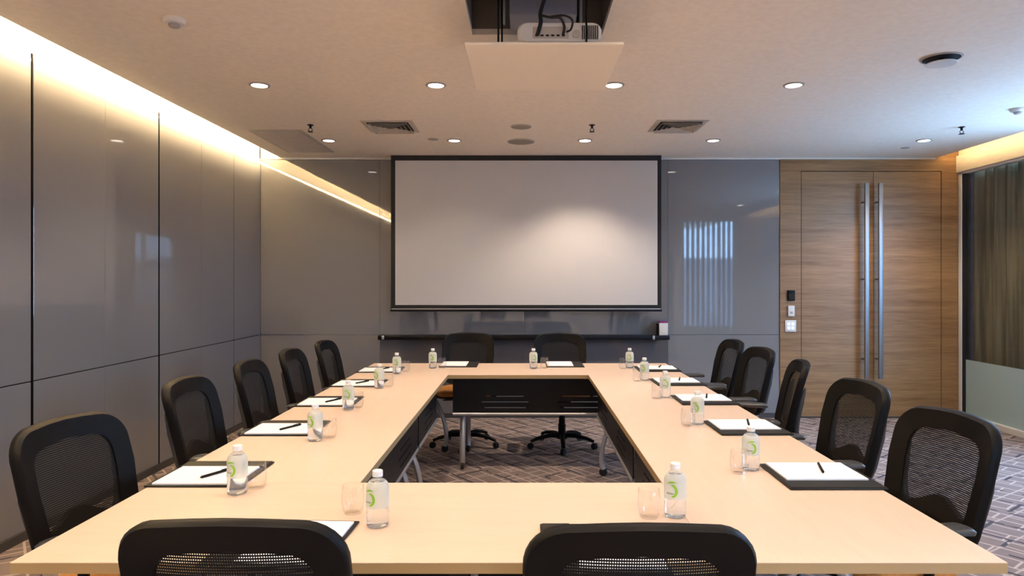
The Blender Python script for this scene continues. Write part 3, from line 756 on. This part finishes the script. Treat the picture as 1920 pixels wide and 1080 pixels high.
def make_pen():
    t = thing('pen', '', 'pen', group='black pens on the writing pads')
    b = MB(); b.tube([(0, -.066, .005), (0, -.058, .005), (0, .060, .005), (0, .066, .005)], [.001, .0045, .0048, .003], 10); b.build('barrel', M['plastic'], t)
    b = MB(); b.box(-.0012, .0012, .02, .062, .0098, .0112); b.build('clip', M['dark_metal'], t)
    return t
pb_, pg, pf, pp, pn = make_bottle(), make_tumbler(), make_folder(), make_pad(), make_pen()
Z = TT + .0005
seats = []   # (name, folder centre, facing deg, pad offset, bottle, glass, pen (lx, ly, rot))
nmL = ['nearest seat on the left side', 'second seat on the left side', 'third seat on the left side', 'fourth seat on the left side', 'farthest seat on the left side']
nmR = [s.replace('left', 'right') for s in nmL]
Lb = [(445, 925), (591, 826), (653, 768), (711, 728), (744, 701)]; Lg = [(480, 915), (617, 821), (670, 764), (727, 725), (760, 697)]
Lf = [2.45, 3.21, 3.92, 4.62, 5.32]
Rb = [(1408, 880), (1317, 795), (1257, 745), (1214, 713), (1184, 690)]; Rg = [(1396, 881), (1301, 794), (1244, 744), (1203, 713), (1171, 691)]
Rf = [2.42, 3.22, 3.97, 4.67, 5.37]
def tp(px, py):
    D = (H - TT) * F / (py - CY); return ((px - CX) * D / F, D)
for i in range(5):
    seats.append((nmL[i], (-1.125, Lf[i]), -90 + (.0, 0, 1, -1, 1)[i], tp(*Lb[i]), tp(*Lg[i]), (.0, .03, 62)))
for i in range(5):
    bo = tp(*Rb[i]); bo = (min(bo[0], .848), bo[1])
    seats.append((nmR[i], (1.055, Rf[i]), 90 + (0, 1, 0, 1, -2)[i], bo, (bo[0] - .058, bo[1] - .048), (.02, -.03, 74)))
seats.append(('left foreground seat', (-.64, 1.803), -3, tp(708, 986), (-.517, 2.045), (.02, 0, 30)))
seats.append(('right foreground seat', (.20, 1.772), 0, tp(1266, 968), tp(1217, 970), (.02, 0, 30)))
seats.append(('left seat facing the camera', (-.54, 5.655), 180, (-.734, 5.43), (-.660, 5.44), None))
seats.append(('right seat facing the camera', (.335, 5.655), 180, (.073, 5.43), (.162, 5.44), None))
for i, (nm_, fc, deg, bo, gl, pen) in enumerate(seats):
    a = math.radians(deg); first = i == 0
    def loc(lx, ly, z): return (fc[0] + lx * math.cos(a) - ly * math.sin(a), fc[1] + lx * math.sin(a) + ly * math.cos(a), z)
    place(pf, first, loc(0, 0, Z), a, 'black folder lying open on the table at the ' + nm_)
    place(pp, first, loc(.040, .0, Z + .0064), a, 'white paper pad in the black folder at the ' + nm_)
    if pen: place(pn, first, loc(.04 + pen[0], pen[1], Z + .0127), a + math.radians(pen[2]), 'black pen lying across the pad at the ' + nm_)
    place(pb_, first, (bo[0], bo[1], Z), random.uniform(-.5, .5), 'small water bottle with green label at the ' + nm_)
    place(pg, first, (gl[0], gl[1], Z), 0, 'clear empty glass tumbler beside the bottle at the ' + nm_)

# ------------------------------------------------------------------ daylight, camera
w = bpy.data.worlds.new('World'); S.world = w; w.use_nodes = True
bg = w.node_tree.nodes['Background']; bg.inputs[0].default_value = (.35, .60, 1.0, 1); bg.inputs[1].default_value = 9.5
def portal(loc, rot, sx_, sy_):
    L = bpy.data.lights.new('window_portal', 'AREA'); L.shape = 'RECTANGLE'; L.size = sx_; L.size_y = sy_; L.cycles.is_portal = True
    o = bpy.data.objects.new('window_portal', L); COL.objects.link(o); o.location = loc; o.rotation_euler = rot
portal((XR + .3, 4.85, 1.5), (0, math.radians(90), 0), 2.1, 2.2)
portal(((wx0 + wx1) / 2, YJ - .3, 1.5), (math.radians(90), 0, 0), 1.2, 2.2)
portal((XJ + .2, -.55, 1.7), (0, math.radians(90), 0), 1.6, 2.5)  # portal of the added fill window
cam = bpy.data.cameras.new('Camera'); co = bpy.data.objects.new('Camera', cam); COL.objects.link(co)
co.location = (0, 0, H); co.rotation_euler = (math.radians(90), 0, 0)
cam.sensor_width = 36; cam.lens = F / 1920 * 36
cam.shift_x = -(CX - 960) / 1920; cam.shift_y = (CY - 540) / 1920
cam.clip_start = .05; cam.clip_end = 300
S.camera = co
vs = S.view_settings; vs.view_transform = 'Standard'; vs.look = 'None'; vs.gamma = 1; vs.use_curve_mapping = False; vs.exposure = 0.86
